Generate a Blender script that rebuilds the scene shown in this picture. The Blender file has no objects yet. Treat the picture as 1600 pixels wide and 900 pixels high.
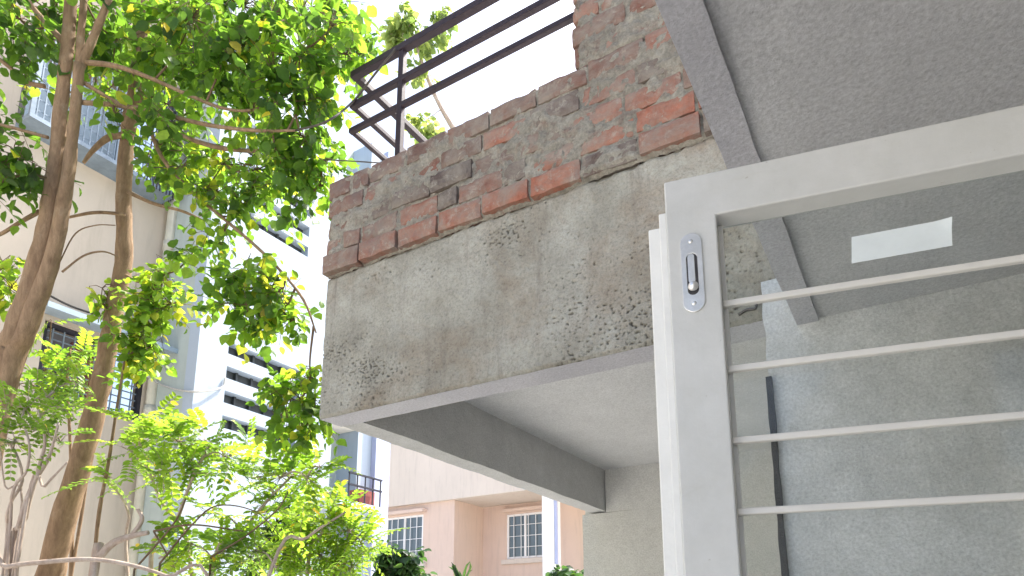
import bpy, math, random
from mathutils import Vector, noise
random.seed(7)
R=math.radians
S=bpy.context.scene; COL=S.collection
EYE=1.65; AZ=R(31.3); F=1051.; TH=math.atan(218/1051)
# ---------------------------------------------------------------- view helpers (pixel -> point on a real plane)
def ray(px,py):
    x=(px-800)/F; y=(767-py)/F
    up=y*math.cos(TH)+math.sin(TH); fw=math.cos(TH)-y*math.sin(TH)
    return Vector((-math.sin(AZ)*fw+math.cos(AZ)*x, math.cos(AZ)*fw+math.sin(AZ)*x, up))
E0=Vector((0,0,EYE))
def onY(px,py,Y): d=ray(px,py); return E0+d*(Y/d.y)
def onX(px,py,X): d=ray(px,py); return E0+d*(X/d.x)
def at(px,py,dep): return E0+ray(px,py)*dep
# ---------------------------------------------------------------- mesh builder
class MB:
    def __init__(s): s.v=[];s.f=[];s.t=[]
    def box(s,x0,x1,y0,y1,z0,z1):
        b=len(s.v); s.v+=[(x,y,z) for z in(z0,z1) for y in(y0,y1) for x in(x0,x1)]
        s.f+=[tuple(b+i for i in q) for q in((0,2,3,1),(4,5,7,6),(0,1,5,4),(2,6,7,3),(0,4,6,2),(1,3,7,5))]
    def nbox(s,x0,x1,y0,y1,z0,z1,st=.05,amp=.006):
        def N_(p):
            q=Vector(p); d=Vector((noise.noise(q*3.1),noise.noise(q*3.1+Vector((7,0,0))),noise.noise(q*3.1+Vector((0,9,0)))))+.5*Vector((noise.noise(q*17),noise.noise(q*17+Vector((7,0,0))),noise.noise(q*17+Vector((0,9,0)))))
            return q+d*amp
        n=lambda a,b:max(1,min(140,int((b-a)/st)))
        L=lambda a,b,t:a+(b-a)*t
        for z in(z0,z1): s.grid(lambda u,v:N_((L(x0,x1,u if z==z1 else 1-u),L(y0,y1,v),z)),n(x0,x1),n(y0,y1))
        for y in(y0,y1): s.grid(lambda u,v:N_((L(x0,x1,u if y==y0 else 1-u),y,L(z0,z1,v))),n(x0,x1),n(z0,z1))
        for x in(x0,x1): s.grid(lambda u,v:N_((x,L(y0,y1,u if x==x1 else 1-u),L(z0,z1,v))),n(y0,y1),n(z0,z1))
    def obox(s,o,ux,uy,uz,a0,a1,b0,b1,c0,c1):
        b=len(s.v)
        s.v+=[tuple(o+ux*x+uy*y+uz*z) for z in(c0,c1) for y in(b0,b1) for x in(a0,a1)]
        s.f+=[tuple(b+i for i in q) for q in((0,2,3,1),(4,5,7,6),(0,1,5,4),(2,6,7,3),(0,4,6,2),(1,3,7,5))]
    def tube(s,pts,rad,n=8,smooth=True,rough=0,cap=True):
        pts=[Vector(p) for p in pts]
        if not hasattr(rad,'__len__'): rad=[rad]*len(pts)
        if smooth and len(pts)>2:
            P=[];Q=[]
            ext=[pts[0]*2-pts[1]]+pts+[pts[-1]*2-pts[-2]]
            for i in range(len(pts)-1):
                a,b,c,d=ext[i:i+4]
                k=6
                for j in range(k):
                    t=j/k
                    P.append(.5*((2*b)+(c-a)*t+(2*a-5*b+4*c-d)*t*t+(3*b-a-3*c+d)*t**3)); Q.append(rad[i]*(1-t)+rad[i+1]*t)
            P.append(pts[-1]);Q.append(rad[-1]); pts,rad=P,Q
        b=len(s.v); up=None
        for i,p in enumerate(pts):
            d=(pts[min(i+1,len(pts)-1)]-pts[max(i-1,0)]).normalized()
            if up is None: up=d.orthogonal().normalized()
            up=(up-d*up.dot(d)).normalized(); w=d.cross(up)
            for j in range(n):
                a=2*math.pi*j/n; q=up*math.cos(a)+w*math.sin(a); r=rad[i]
                if rough: r*=1+rough*noise.noise((p+q*r)*9)+rough*.6*noise.noise((p+q*r)*31)
                s.v.append(tuple(p+q*r))
        for i in range(len(pts)-1):
            for j in range(n):
                k=(j+1)%n; s.f.append((b+i*n+j,b+i*n+k,b+i*n+n+k,b+i*n+n+j))
        if cap:
            s.f.append(tuple(b+j for j in range(n-1,-1,-1))); e=b+(len(pts)-1)*n; s.f.append(tuple(e+j for j in range(n)))
    def grid(s,fn,nu,nv):
        b=len(s.v)
        for j in range(nv+1):
            for i in range(nu+1): s.v.append(tuple(fn(i/nu,j/nv)))
        for j in range(nv):
            for i in range(nu):
                a=b+j*(nu+1)+i; s.f.append((a,a+1,a+nu+2,a+nu+1))
    def build(s,name,m,parent=None,smooth=False,bevel=0,kind=None):
        me=bpy.data.meshes.new(name); me.from_pydata(s.v,[],s.f); me.update()
        if len(s.t)==len(s.v) and s.t:
            at_=me.attributes.new('tone','FLOAT','POINT'); at_.data.foreach_set('value',s.t)
        me.materials.append(m)
        if smooth: me.polygons.foreach_set('use_smooth',[True]*len(me.polygons))
        o=bpy.data.objects.new(name,me); COL.objects.link(o)
        if parent:
            o.parent=parent; w=parent.location.copy(); q=parent
            while q.parent: q=q.parent; w+=q.location
            o.location=-w
        if bevel:
            b=o.modifiers.new('bevel','BEVEL'); b.width=bevel; b.segments=2; b.limit_method='ANGLE'
        if kind: o['kind']=kind
        return o
def tag(o,label,cat,group=None):
    o['label']=label; o['category']=cat
    if group: o['group']=group
    return o
def thing(name,loc,label,cat,group=None):
    o=bpy.data.objects.new(name,None); COL.objects.link(o); o.location=loc; o.empty_display_size=.1
    return tag(o,label,cat,group)
# ---------------------------------------------------------------- materials
def newmat(name):
    m=bpy.data.materials.new(name); m.use_nodes=True; nt=m.node_tree
    return m,nt,nt.nodes['Principled BSDF']
def N(nt,t,**k):
    n=nt.nodes.new(t)
    for a,b in k.items(): setattr(n,a,b)
    return n
def noise_tex(nt,scale,detail=6,rough=.6,dist=0,vec=None,obj=True):
    n=N(nt,'ShaderNodeTexNoise'); n.inputs['Scale'].default_value=scale; n.inputs['Detail'].default_value=detail
    n.inputs['Roughness'].default_value=rough; n.inputs['Distortion'].default_value=dist
    if vec is None:
        g=N(nt,'ShaderNodeNewGeometry'); vec=g.outputs['Position']
    nt.links.new(vec,n.inputs['Vector']); return n.outputs['Fac']
def ramp(nt,fac,stops):
    r=N(nt,'ShaderNodeValToRGB'); nt.links.new(fac,r.inputs['Fac']); e=r.color_ramp.elements
    while len(e)<len(stops): e.new(.5)
    for q,(p,c) in zip(e,stops): q.position=p; q.color=(*c,1) if len(c)==3 else c
    return r.outputs['Color']
def g1(v): return (v,v,v)
def mix(nt,fac,a,b,mode='MIX'):
    m=N(nt,'ShaderNodeMix',data_type='RGBA',blend_type=mode)
    for sock,val in((m.inputs['Factor'],fac),(m.inputs['A'],a),(m.inputs['B'],b)):
        if hasattr(val,'links') or hasattr(val,'is_linked'): nt.links.new(val,sock)
        else: sock.default_value=val if not isinstance(val,tuple) else (*val,1)
    return m.outputs['Result']
def bump(nt,bsdf,facs,dist=.005,strength=.6):
    prev=None
    for f,d,s in facs:
        b=N(nt,'ShaderNodeBump'); b.inputs['Strength'].default_value=s; b.inputs['Distance'].default_value=d
        nt.links.new(f,b.inputs['Height'])
        if prev is not None: nt.links.new(prev,b.inputs['Normal'])
        prev=b.outputs['Normal']
    nt.links.new(prev,bsdf.inputs['Normal'])
def plain(name,c,rough=.6,metal=0,var=.12,scale=6,bumpd=.001,bs=120,streak=False,spec=.3):
    m,nt,b=newmat(name)
    f=noise_tex(nt,scale,8,.65)
    lo=tuple(x*(1-var) for x in c); hi=tuple(min(1,x*(1+var)) for x in c)
    col=ramp(nt,f,[(.3,lo),(.7,hi)])
    if streak:
        g=N(nt,'ShaderNodeNewGeometry'); mp=N(nt,'ShaderNodeMapping'); mp.inputs['Scale'].default_value=(5,5,.5)
        nt.links.new(g.outputs['Position'],mp.inputs['Vector'])
        f2=noise_tex(nt,1.6,6,.7,vec=mp.outputs['Vector'])
        k=ramp(nt,f2,[(.5,g1(0)),(.78,g1(.45))])
        col=mix(nt,k,col,tuple(x*.62 for x in c))
    nt.links.new(col,b.inputs['Base Color']); b.inputs['Roughness'].default_value=rough; b.inputs['Metallic'].default_value=metal
    b.inputs['Specular IOR Level'].default_value=spec
    if bumpd: bump(nt,b,[(noise_tex(nt,bs,4,.6),bumpd,.7),(noise_tex(nt,bs*.12,3,.5),bumpd*3,.5)])
    return m
M={}
def concrete():
    m,nt,b=newmat('rough_board_concrete')
    c=ramp(nt,noise_tex(nt,3.2,8,.68),[(.28,(.225,.21,.172)),(.5,(.35,.335,.28)),(.72,(.46,.448,.39))])
    g=ramp(nt,noise_tex(nt,1.7,7,.7,.6),[(.48,g1(0)),(.70,g1(.62))])
    c=mix(nt,g,c,(.235,.165,.105))
    fine=ramp(nt,noise_tex(nt,95,6,.8),[(.28,(.45,.44,.42)),(.5,(.95,.95,.95)),(.75,(1.15,1.15,1.15))])
    c=mix(nt,.85,c,fine,'MULTIPLY')
    w=ramp(nt,noise_tex(nt,4.5,8,.75,.4),[(.6,g1(0)),(.74,g1(.5))])
    c=mix(nt,w,c,(.52,.49,.42))
    g2=N(nt,'ShaderNodeNewGeometry'); mp=N(nt,'ShaderNodeMapping'); mp.inputs['Scale'].default_value=(9,9,.9)
    nt.links.new(g2.outputs['Position'],mp.inputs['Vector'])
    dr=ramp(nt,noise_tex(nt,1.5,8,.75,.2,vec=mp.outputs['Vector']),[(.54,g1(0)),(.72,g1(.6))])   # rain streaks from the bricks
    c=mix(nt,dr,c,(.17,.15,.125))
    a=N(nt,'ShaderNodeAttribute',attribute_name='tone')   # dirt colour and painted-in shade darken the honeycombed pits
    c=mix(nt,a.outputs['Fac'],c,(.09,.08,.065))
    nt.links.new(c,b.inputs['Base Color']); b.inputs['Roughness'].default_value=.93; b.inputs['Specular IOR Level'].default_value=.15
    bump(nt,b,[(noise_tex(nt,38,7,.75),.012,.8),(noise_tex(nt,160,4,.7),.003,.8)])
    return m
M['concrete']=concrete()
def soffit(name,c1,c2,warm=None):
    m,nt,b=newmat(name)
    c=ramp(nt,noise_tex(nt,4,8,.7),[(.3,c1),(.7,c2)])
    f=ramp(nt,noise_tex(nt,120,4,.7),[(.3,g1(.66)),(.65,g1(1.08))])
    c=mix(nt,.8,c,f,'MULTIPLY')
    k=ramp(nt,noise_tex(nt,1.3,6,.7,.5),[(.55,g1(0)),(.8,g1(.45))])
    c=mix(nt,k,c,warm or tuple(x*.7 for x in c1))
    nt.links.new(c,b.inputs['Base Color']); b.inputs['Roughness'].default_value=.9; b.inputs['Specular IOR Level'].default_value=.2
    bump(nt,b,[(noise_tex(nt,80,7,.8),.010,.85),(noise_tex(nt,9,4,.6),.014,.4)])
    return m
M['ceiling']=soffit('grey_cement_plaster',(.52,.525,.54),(.66,.665,.68))
M['strip']=soffit('smooth_grey_cement',(.50,.50,.54),(.60,.60,.64))
M['beamgrey']=soffit('grey_painted_beam',(.48,.485,.485),(.58,.585,.585))
M['soffitwhite']=soffit('whitewashed_soffit',(.62,.63,.64),(.71,.72,.73),(.54,.54,.53))
M['wallgrey']=soffit('rough_wall_plaster',(.48,.485,.475),(.77,.78,.78),(.37,.375,.36))
M['wallback']=soffit('pale_back_wall_plaster',(.60,.60,.58),(.70,.70,.68),(.50,.495,.47))
def brick():
    m,nt,b=newmat('old_red_brick')
    a=N(nt,'ShaderNodeAttribute',attribute_name='tone')
    c=ramp(nt,a.outputs['Fac'],[(0,(.085,.072,.068)),(.14,(.12,.072,.06)),(.3,(.18,.078,.056)),(.6,(.25,.098,.066)),(1,(.36,.13,.08))])
    f=ramp(nt,noise_tex(nt,26,7,.75),[(.25,g1(.42)),(.7,g1(1.2))])
    c=mix(nt,.8,c,f,'MULTIPLY')
    s=ramp(nt,noise_tex(nt,6.5,9,.75,.4),[(.36,g1(.05)),(.60,g1(.8))])
    c=mix(nt,s,c,(.26,.23,.19))
    s2=ramp(nt,noise_tex(nt,2.6,8,.72),[(.52,g1(0)),(.66,g1(.6))])
    c=mix(nt,s2,c,(.16,.14,.13))
    s3=ramp(nt,noise_tex(nt,17,9,.78,.6),[(.54,g1(0)),(.66,g1(.75))])
    c=mix(nt,s3,c,(.36,.33,.275))
    nt.links.new(c,b.inputs['Base Color']); b.inputs['Roughness'].default_value=.92; b.inputs['Specular IOR Level'].default_value=.15
    bump(nt,b,[(noise_tex(nt,60,7,.75),.008,.8),(noise_tex(nt,220,3,.6),.002,.6)])
    return m
M['brick']=brick()
def mortar_mat():
    m,nt,b=newmat('smeared_mortar')
    c=ramp(nt,noise_tex(nt,9,9,.75,.5),[(.28,(.19,.173,.142)),(.5,(.335,.31,.255)),(.74,(.48,.445,.37))])
    k=ramp(nt,noise_tex(nt,15,8,.75,.3),[(.52,g1(0)),(.66,g1(.6))]); c=mix(nt,k,c,(.20,.105,.08))
    f=ramp(nt,noise_tex(nt,85,5,.75),[(.3,g1(.55)),(.65,g1(1.08))]); c=mix(nt,.85,c,f,'MULTIPLY')
    nt.links.new(c,b.inputs['Base Color']); b.inputs['Roughness'].default_value=.95; b.inputs['Specular IOR Level'].default_value=.12
    bump(nt,b,[(noise_tex(nt,42,8,.78),.014,.9),(noise_tex(nt,170,4,.7),.004,.8)])
    return m
M['mortar']=mortar_mat()
M['paint']=plain('white_gloss_paint',(.60,.60,.58),.38,0,.05,9,.0006,60,spec=.5)
def sash_paint():
    m,nt,b=newmat('brushed_white_paint')
    g=N(nt,'ShaderNodeNewGeometry'); mp=N(nt,'ShaderNodeMapping'); mp.inputs['Scale'].default_value=(60,60,4)
    nt.links.new(g.outputs['Position'],mp.inputs['Vector'])
    br=noise_tex(nt,3,4,.6,vec=mp.outputs['Vector'])
    c=ramp(nt,noise_tex(nt,7,9,.7),[(.3,(.52,.52,.495)),(.65,(.61,.61,.595))])
    k=ramp(nt,noise_tex(nt,4.5,9,.78,.8),[(.58,g1(0)),(.74,g1(.35))]); c=mix(nt,k,c,(.42,.40,.34))
    sp=ramp(nt,noise_tex(nt,130,3,.6),[(.71,g1(0)),(.76,g1(.55))]); c=mix(nt,sp,c,(.30,.27,.22))
    nt.links.new(c,b.inputs['Base Color']); b.inputs['Specular IOR Level'].default_value=.45
    r=ramp(nt,noise_tex(nt,22,6,.7),[(.3,g1(.30)),(.7,g1(.55))]); nt.links.new(r,b.inputs['Roughness'])
    bump(nt,b,[(br,.0006,.3),(noise_tex(nt,30,5,.6),.002,.35)])
    return m
M['paint']=sash_paint()
M['paintedge']=plain('white_primer_paint',(.70,.70,.68),.5,0,.06,14,.0012,50)
M['barpaint']=plain('cream_enamel_bars',(.66,.64,.60),.35,0,.05,20,.0004,90,spec=.5)
M['chrome']=plain('brushed_zinc',(.74,.735,.72),.33,.75,.10,60,.0004,200)
M['darkmetal']=plain('dark_recess_metal',(.10,.09,.085),.4,1,.3,60,.0004,200)
M['rail']=plain('dark_oxide_steel',(.030,.021,.026),.55,.2,.25,30,.0006,120)
M['black']=plain('black_edge_strip',(.018,.016,.015),.8,0,.5,25,.002,60)  # near-black colour of the strip down the wall edge
M['sticker']=plain('pale_film_label',(.70,.75,.76),.35,0,.05,25,.0004,60)
M['cream']=plain('cream_wall_paint',(.50,.43,.345),.85,0,.06,1.5,.002,40,True)
M['white']=plain('bluish_white_wall_paint',(.38,.44,.51),.8,0,.05,1.2,.002,40,True)
M['whiteshade']=plain('shaded_white_wall_paint',(.40,.45,.42),.8,0,.06,1.2,.002,40,True)  # shaded copy of the white wall, grey-green shade put into the colour
M['offwhite']=plain('off_white_wall_paint',(.78,.74,.66),.8,0,.05,1.0,.002,40,True)
M['lavender']=plain('lavender_wall_paint',(.40,.43,.58),.8,0,.05,1.0,.002,40)
M['pink']=plain('salmon_pink_paint',(.62,.47,.37),.85,0,.05,.8,.002,30,True)
M['palepink']=plain('pale_peach_paint',(.60,.52,.43),.85,0,.05,.8,.002,30,True)
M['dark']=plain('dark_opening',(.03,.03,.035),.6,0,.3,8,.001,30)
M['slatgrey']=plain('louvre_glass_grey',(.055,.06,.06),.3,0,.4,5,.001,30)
M['grille']=plain('blue_grey_grille_paint',(.20,.25,.30),.5,.2,.2,8,.0008,60)
M['grille_dark']=plain('black_grille_paint',(.04,.04,.05),.5,.3,.3,8,.0008,60)
M['pipe']=plain('grimy_pvc_pipe',(.48,.46,.38),.6,0,.15,3,.001,40)
M['winwhite']=plain('white_window_frame',(.78,.76,.72),.5,0,.05,3,.0005,40)
M['bluesheet']=plain('grey_blue_sheet',(.30,.37,.43),.6,0,.15,4,.002,30)
M['red']=plain('dusty_red_cloth',(.28,.09,.08),.9,0,.3,8,.002,50)
M['cable']=plain('grey_cable_sheath',(.07,.06,.05),.6,0,.2,20,.0005,80)
M['ground']=plain('pale_dusty_concrete_ground',(.50,.49,.465),.95,0,.16,.7,.004,18)
M['interior']=plain('room_distemper',(.45,.44,.40),.9,0,.06,2,.001,30)
def windowglass(name,tint):
    m,nt,b=newmat(name)
    b.inputs['Base Color'].default_value=(*tint,1); b.inputs['Roughness'].default_value=.06; b.inputs['Specular IOR Level'].default_value=.9
    return m
M['paneglass']=windowglass('far_window_glass',(.09,.11,.12))
def sashglass():
    m,nt,b=newmat('dusty_clear_glass'); nt.nodes.remove(b); out=nt.nodes['Material Output']
    tr=N(nt,'ShaderNodeBsdfTransparent'); tr.inputs['Color'].default_value=(.93,.95,.94,1)
    gl=N(nt,'ShaderNodeBsdfGlossy'); gl.inputs['Roughness'].default_value=.07
    fr=N(nt,'ShaderNodeFresnel'); fr.inputs['IOR'].default_value=1.5
    m1=N(nt,'ShaderNodeMixShader'); mu=N(nt,'ShaderNodeMath',operation='MULTIPLY'); mu.inputs[1].default_value=.42; nt.links.new(fr.outputs[0],mu.inputs[0]); nt.links.new(mu.outputs[0],m1.inputs[0]); nt.links.new(tr.outputs[0],m1.inputs[1]); nt.links.new(gl.outputs[0],m1.inputs[2])
    df=N(nt,'ShaderNodeBsdfDiffuse'); df.inputs['Color'].default_value=(.60,.66,.71,1)
    k=ramp(nt,noise_tex(nt,3.4,9,.72,.8),[(.45,g1(.005)),(.80,g1(.085))])
    m2=N(nt,'ShaderNodeMixShader'); nt.links.new(k,m2.inputs[0]); nt.links.new(m1.outputs[0],m2.inputs[1]); nt.links.new(df.outputs[0],m2.inputs[2])
    nt.links.new(m2.outputs[0],out.inputs['Surface']); return m
M['sashglass']=sashglass()
def bark(name,lo,hi,pale):
    m,nt,b=newmat(name)
    g=N(nt,'ShaderNodeNewGeometry'); mp=N(nt,'ShaderNodeMapping'); mp.inputs['Scale'].default_value=(1,1,.22)
    nt.links.new(g.outputs['Position'],mp.inputs['Vector'])
    c=ramp(nt,noise_tex(nt,26,8,.72,.3,vec=mp.outputs['Vector']),[(.28,lo),(.72,hi)])
    k=ramp(nt,noise_tex(nt,7,7,.7),[(.56,g1(0)),(.72,g1(.6))])
    c=mix(nt,k,c,pale)
    nt.links.new(c,b.inputs['Base Color']); b.inputs['Roughness'].default_value=.85; b.inputs['Specular IOR Level'].default_value=.2
    bump(nt,b,[(noise_tex(nt,45,7,.75,vec=mp.outputs['Vector']),.012,.8),(noise_tex(nt,120,4,.7),.004,.6)])
    return m
M['bark']=bark('brown_bark',(.15,.093,.055),(.36,.245,.15),(.40,.32,.22))
M['bark2']=bark('pale_grey_bark',(.30,.22,.17),(.52,.43,.36),(.6,.54,.48))
M['twig']=bark('twig_bark',(.10,.065,.04),(.24,.16,.10),(.22,.2,.12))
def leafmat(name,stops,trans,tw=.5):
    m,nt,b=newmat(name); out=nt.nodes['Material Output']
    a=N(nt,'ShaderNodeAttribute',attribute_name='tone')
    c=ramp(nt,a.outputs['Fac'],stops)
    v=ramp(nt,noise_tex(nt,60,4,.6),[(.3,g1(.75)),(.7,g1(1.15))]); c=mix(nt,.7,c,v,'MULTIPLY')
    nt.links.new(c,b.inputs['Base Color']); b.inputs['Roughness'].default_value=.42; b.inputs['Specular IOR Level'].default_value=.4
    t=N(nt,'ShaderNodeBsdfTranslucent'); tc=mix(nt,1.0,c,trans,'MULTIPLY'); nt.links.new(tc,t.inputs['Color'])
    ms=N(nt,'ShaderNodeMixShader'); ms.inputs[0].default_value=tw
    nt.links.new(b.outputs[0],ms.inputs[1]); nt.links.new(t.outputs[0],ms.inputs[2]); nt.links.new(ms.outputs[0],out.inputs['Surface'])
    return m
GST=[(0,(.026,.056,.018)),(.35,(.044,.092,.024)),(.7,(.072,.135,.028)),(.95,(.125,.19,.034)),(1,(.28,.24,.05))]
M['leaf']=leafmat('broad_leaf_green',GST,(4.0,3.8,1.3),.6)
M['leafdark']=leafmat('deep_leaf_green',[(0,(.018,.045,.018)),(.6,(.035,.08,.025)),(1,(.07,.13,.03))],(2,2,1.1),.4)
M['leaflime']=leafmat('lime_leaflet_green',[(0,(.07,.13,.025)),(.5,(.115,.205,.035)),(.975,(.20,.29,.05)),(1,(.40,.30,.05))],(3.0,2.8,1.2),.57)
M['leafpale']=leafmat('sun_bleached_leaf',[(0,(.11,.18,.06)),(1,(.25,.31,.12))],(2.4,2.2,1.3),.55)
# ---------------------------------------------------------------- ground, sky
g=MB(); g.grid(lambda u,v:((u-.5)*400,(v-.5)*400,.0+.02*noise.noise(Vector((u*90,v*90,0)))),60,60)
g.build('ground',M['ground'],kind='structure',smooth=True)
# ---------------------------------------------------------------- house: balcony
YB=2.07; XL=-2.295; XI=-2.158
bal=thing('brick_balcony',(-1.3,2.6,0),'unplastered balcony of old red brick on a rough concrete beam at the centre','balcony')
b=MB()
def hcomb(p):   # honeycombed patches of the cast beam
    m=noise.noise(Vector((p.x*1.7+3,p.z*3.2,1.3)))*.55+noise.noise(Vector((p.x*4.5,p.z*7,4)))*.35
    low=max(0,1-(p.z-2.6)/.30); m+=.30*low-.05
    n=noise.noise(Vector((p.x*78+p.z*20,p.z*112,7)))+.55*noise.noise(Vector((p.x*150,p.z*170,2)))
    k=max(0,min(1,(n*1.0+m*1.15-.64-.10*max(0,p.x+1.2))*3.8)); return k
X1=-.245
nu,nv=640,220
def beamfront(u,v):
    x=XL+(X1+.11-XL)*u; z=2.6+.705*v
    p=Vector((x,YB,z)); k=hcomb(p)
    d=.010*noise.noise(Vector((x*3,z*4,0)))+.005*noise.noise(Vector((x*14,z*16,3)))+.0025*noise.noise(Vector((x*50,z*50,5)))
    e=min(v,1-v)*.705
    edge=max(0,.014-e)*.9*(.6+.8*abs(noise.noise(Vector((x*22,z*3,9)))))
    zz=z+(.008*noise.noise(Vector((x*11,0,5)))+.006*noise.noise(Vector((x*37,0,2))))*(1 if v>.97 else 0)+(.004*noise.noise(Vector((x*25,3,5))) if v<.02 else 0)
    b.t.append(k*.85)
    return (x,YB+d*.6+k*.010+edge,zz)
b.grid(beamfront,nu,nv)
n0=len(b.v)
# body behind the face, its soffit and the left end
def rest(fn,a,c): b.grid(fn,a,c)
rest(lambda u,v:(XL+.004*noise.noise(Vector((v*20,u*9,1))),YB+.006+.13*u,2.6+.7*v),3,30)
rest(lambda u,v:(XL+(X1+.11-XL)*u,YB+.135,2.6+.70*v),2,2)
rest(lambda u,v:(XL+(X1+.11-XL)*u,YB+.004+.135*v,3.30),2,2)
b.t+= [0]*(len(b.v)-n0)
b.build('front_beam',M['concrete'],bal,smooth=True)
b=MB(); b.grid(lambda u,v:(XL+.002+(X1+.09-XL)*u,YB+.004+.131*v,2.599+.002*noise.noise(Vector((u*30,v*3,0)))),80,6)
b.build('beam_soffit',M['strip'],bal,smooth=True)
b=MB(); b.nbox(XL+.003,XI,YB+.137,5.05,2.603,3.295,.02,.006); sb=b.build('side_beam',M['beamgrey'],bal)
b=MB(); b.box(XI+.001,X1+.2,YB+.138,5.04,2.945,3.10); b.build('slab_soffit',M['soffitwhite'],bal)
# bricks
XE=-.965; ZB=3.312; CH=.1005
bk=MB()
def brick_at(x0,x1,z0,z1,tone,front,depth=.105):
    nx=max(4,int((x1-x0)/.018)); nz=5; base=len(bk.v)
    sd=random.uniform(0,99); tilt=random.uniform(-.004,.004); tz=random.uniform(-.003,.003)
    def fr(u,v):
        x=x0+(x1-x0)*u; z=z0+(z1-z0)*v+tz*(u-.5)*2
        eu=min(u,1-u)*(x1-x0); ev=min(v,1-v)*(z1-z0)
        r=max(0,.010-min(eu,ev))*.55
        chip=max(0,noise.noise(Vector((x*13+sd,z*13,1)))-.25)*.02*(1 if min(eu,ev)<.016 else .35)
        j=Vector((noise.noise(Vector((x*30,z*30,sd))),0,noise.noise(Vector((x*30,z*30,sd+5)))))*.003
        return (x+j.x,front+r+chip+tilt*(u-.5)+.003*noise.noise(Vector((x*25,z*25,sd))),z+j.z)
    bk.grid(fr,nx,nz)
    # bottom, top, both ends: skirt back from the rim
    rim=[base+i for i in range(nx+1)]+[base+j*(nx+1)+nx for j in range(1,nz+1)]+[base+nz*(nx+1)+i for i in range(nx-1,-1,-1)]+[base+j*(nx+1) for j in range(nz-1,0,-1)]
    o=len(bk.v)
    for r in rim:
        x,y,z=bk.v[r]; bk.v.append((x,front+depth,z))
    L=len(rim)
    for i in range(L): k=(i+1)%L; bk.f.append((rim[i],o+i,o+k,rim[k]))
    bk.t+=[tone]*(len(bk.v)-base)
def course(xa,xb,row,first):
    x=xa; z0=ZB+row*CH; k=0
    while x<xb-.03:
        L=first if k==0 else (random.choice((.225,.225,.23,.11)) )
        e=min(x+L,xb)
        if xb-e<.05: e=xb
        tone=random.choice((.05,.1,.2,.3,.4,.55,.65,.8,.95)) if row else random.choice((.1,.5,.7,.8,.9,1))
        g_=random.uniform(.008,.014)
        brick_at(x+(g_ if k else 0),e-.002,z0+.004+random.uniform(0,.006),z0+CH-.009+random.uniform(-.006,.004),tone,YB-.022+random.uniform(-.008,.008)-(.008 if row==0 else 0))
        x=e; k+=1
for row in range(5): course(XL-.004+random.uniform(-.006,.006),-.2,row,(.225,.11,.17,.225,.14)[row])
for row in range(5,13): course(XE+random.uniform(-.004,.004),-.2,row,(.225,.11)[row%2])
bw=bk.build('brick_courses',M['brick'],bal,smooth=False)
mo=MB()
def mortar(x0,x1,z0,z1):
    nu=int((x1-x0)/.011); nv=int((z1-z0)/.011)
    def fn(u,v):
        x=x0+(x1-x0)*u; z=z0+(z1-z0)*v
        s=.5*noise.noise(Vector((x*3.1,z*3.6,8)))+.55*noise.noise(Vector((x*9,z*13,3)))+.42*noise.noise(Vector((x*30,z*36,6)))+.2*noise.noise(Vector((x*75,z*75,2)))
        e=min(u*(x1-x0),(1-u)*(x1-x0),v*(z1-z0),(1-v)*(z1-z0))
        return (x,YB-.0140-.0045*max(0,min(1,(z-ZB-.08)/.35))-.026*s-.007*noise.noise(Vector((x*70,z*70,1)))+max(0,.02-e)*1.2,z)
    mo.grid(fn,nu,nv)
mortar(XL-.005,-.2,ZB-.004,ZB+5*CH-.006); mortar(XE+.006,-.2,ZB+5*CH-.02,ZB+13*CH-.01)
mo.build('mortar_joints',M['mortar'],bw,smooth=True)
mo=MB(); mo.box(XL+.004,-.2,YB+.03,YB+.14,ZB-.006,ZB+5*CH-.012); mo.box(XE+.01,-.2,YB+.03,YB+.14,ZB+5*CH-.01,ZB+13*CH-.012)
mo.box(XL+.003,XL+.12,YB+.142,5.0,3.302,ZB+5*CH-.02)
mo.build('parapet_core',M['mortar'],bal)
# broken end with a rebar hook where the beam meets the wall
rb=MB(); p=onY(1172,486,YB-.006)
rb.tube([p+Vector((-.035,.0,-.004)),p+Vector((-.01,-.006,.004)),p+Vector((.018,-.01,.0)),p+Vector((.022,-.012,.022))],.0045,6)
rb.build('rebar_hook',M['darkmetal'],bal,smooth=True)
# ---------------------------------------------------------------- house walls + porch
hw=thing('house_wall',(.4,2.2,0),'grey plastered house wall behind the white window sash and under the balcony','wall')
WX=-.338; ZP=2.55; HX=.42
def rough_wall(xa,xb,za,zb,Y,amp=.004):
    m=MB()
    def fn(u,v):
        x=xa+(xb-xa)*u; z=za+(zb-za)*v
        return (x+(.006*noise.noise(Vector((z*14,2,1))) if u==0 else 0),Y+amp*noise.noise(Vector((x*7,z*7,3)))+amp*.5*noise.noise(Vector((x*30,z*30,1))),z)
    m.grid(fn,int((xb-xa)/.015),int((zb-za)/.015)); return m
m=rough_wall(WX,HX+.2,1.0,2.72,YB-.012); m.box(WX+.004,HX+.2,YB+.01,YB+.16,0,2.595); m.box(WX,HX+.2,YB-.01,YB+.005,0,1.0)
m.build('front_wall',M['wallgrey'],hw,smooth=False)
m=MB(); m.box(WX+.01,WX+.18,YB+.165,5.0,0,2.94); m.build('recess_side_wall',M['wallback'],hw)
m=MB(); m.nbox(-2.36,WX+.3,5.06,5.25,0,2.94,.06,.006); m.nbox(-2.36,WX+.3,5.005,5.056,0,2.59,.05,.006); m.nbox(-2.150,WX+.3,5.005,5.056,2.592,2.956,.05,.003)
m.build('recess_back_wall',M['wallback'],hw)
m=MB()
for y0,y1,z0,z1 in((-2.2,.05,0,ZP),(1.0,YB-.02,0,ZP),(.05,1.0,0,.95),(.05,1.0,2.36,ZP)): m.box(HX,HX+.2,y0,y1,z0,z1)
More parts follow.
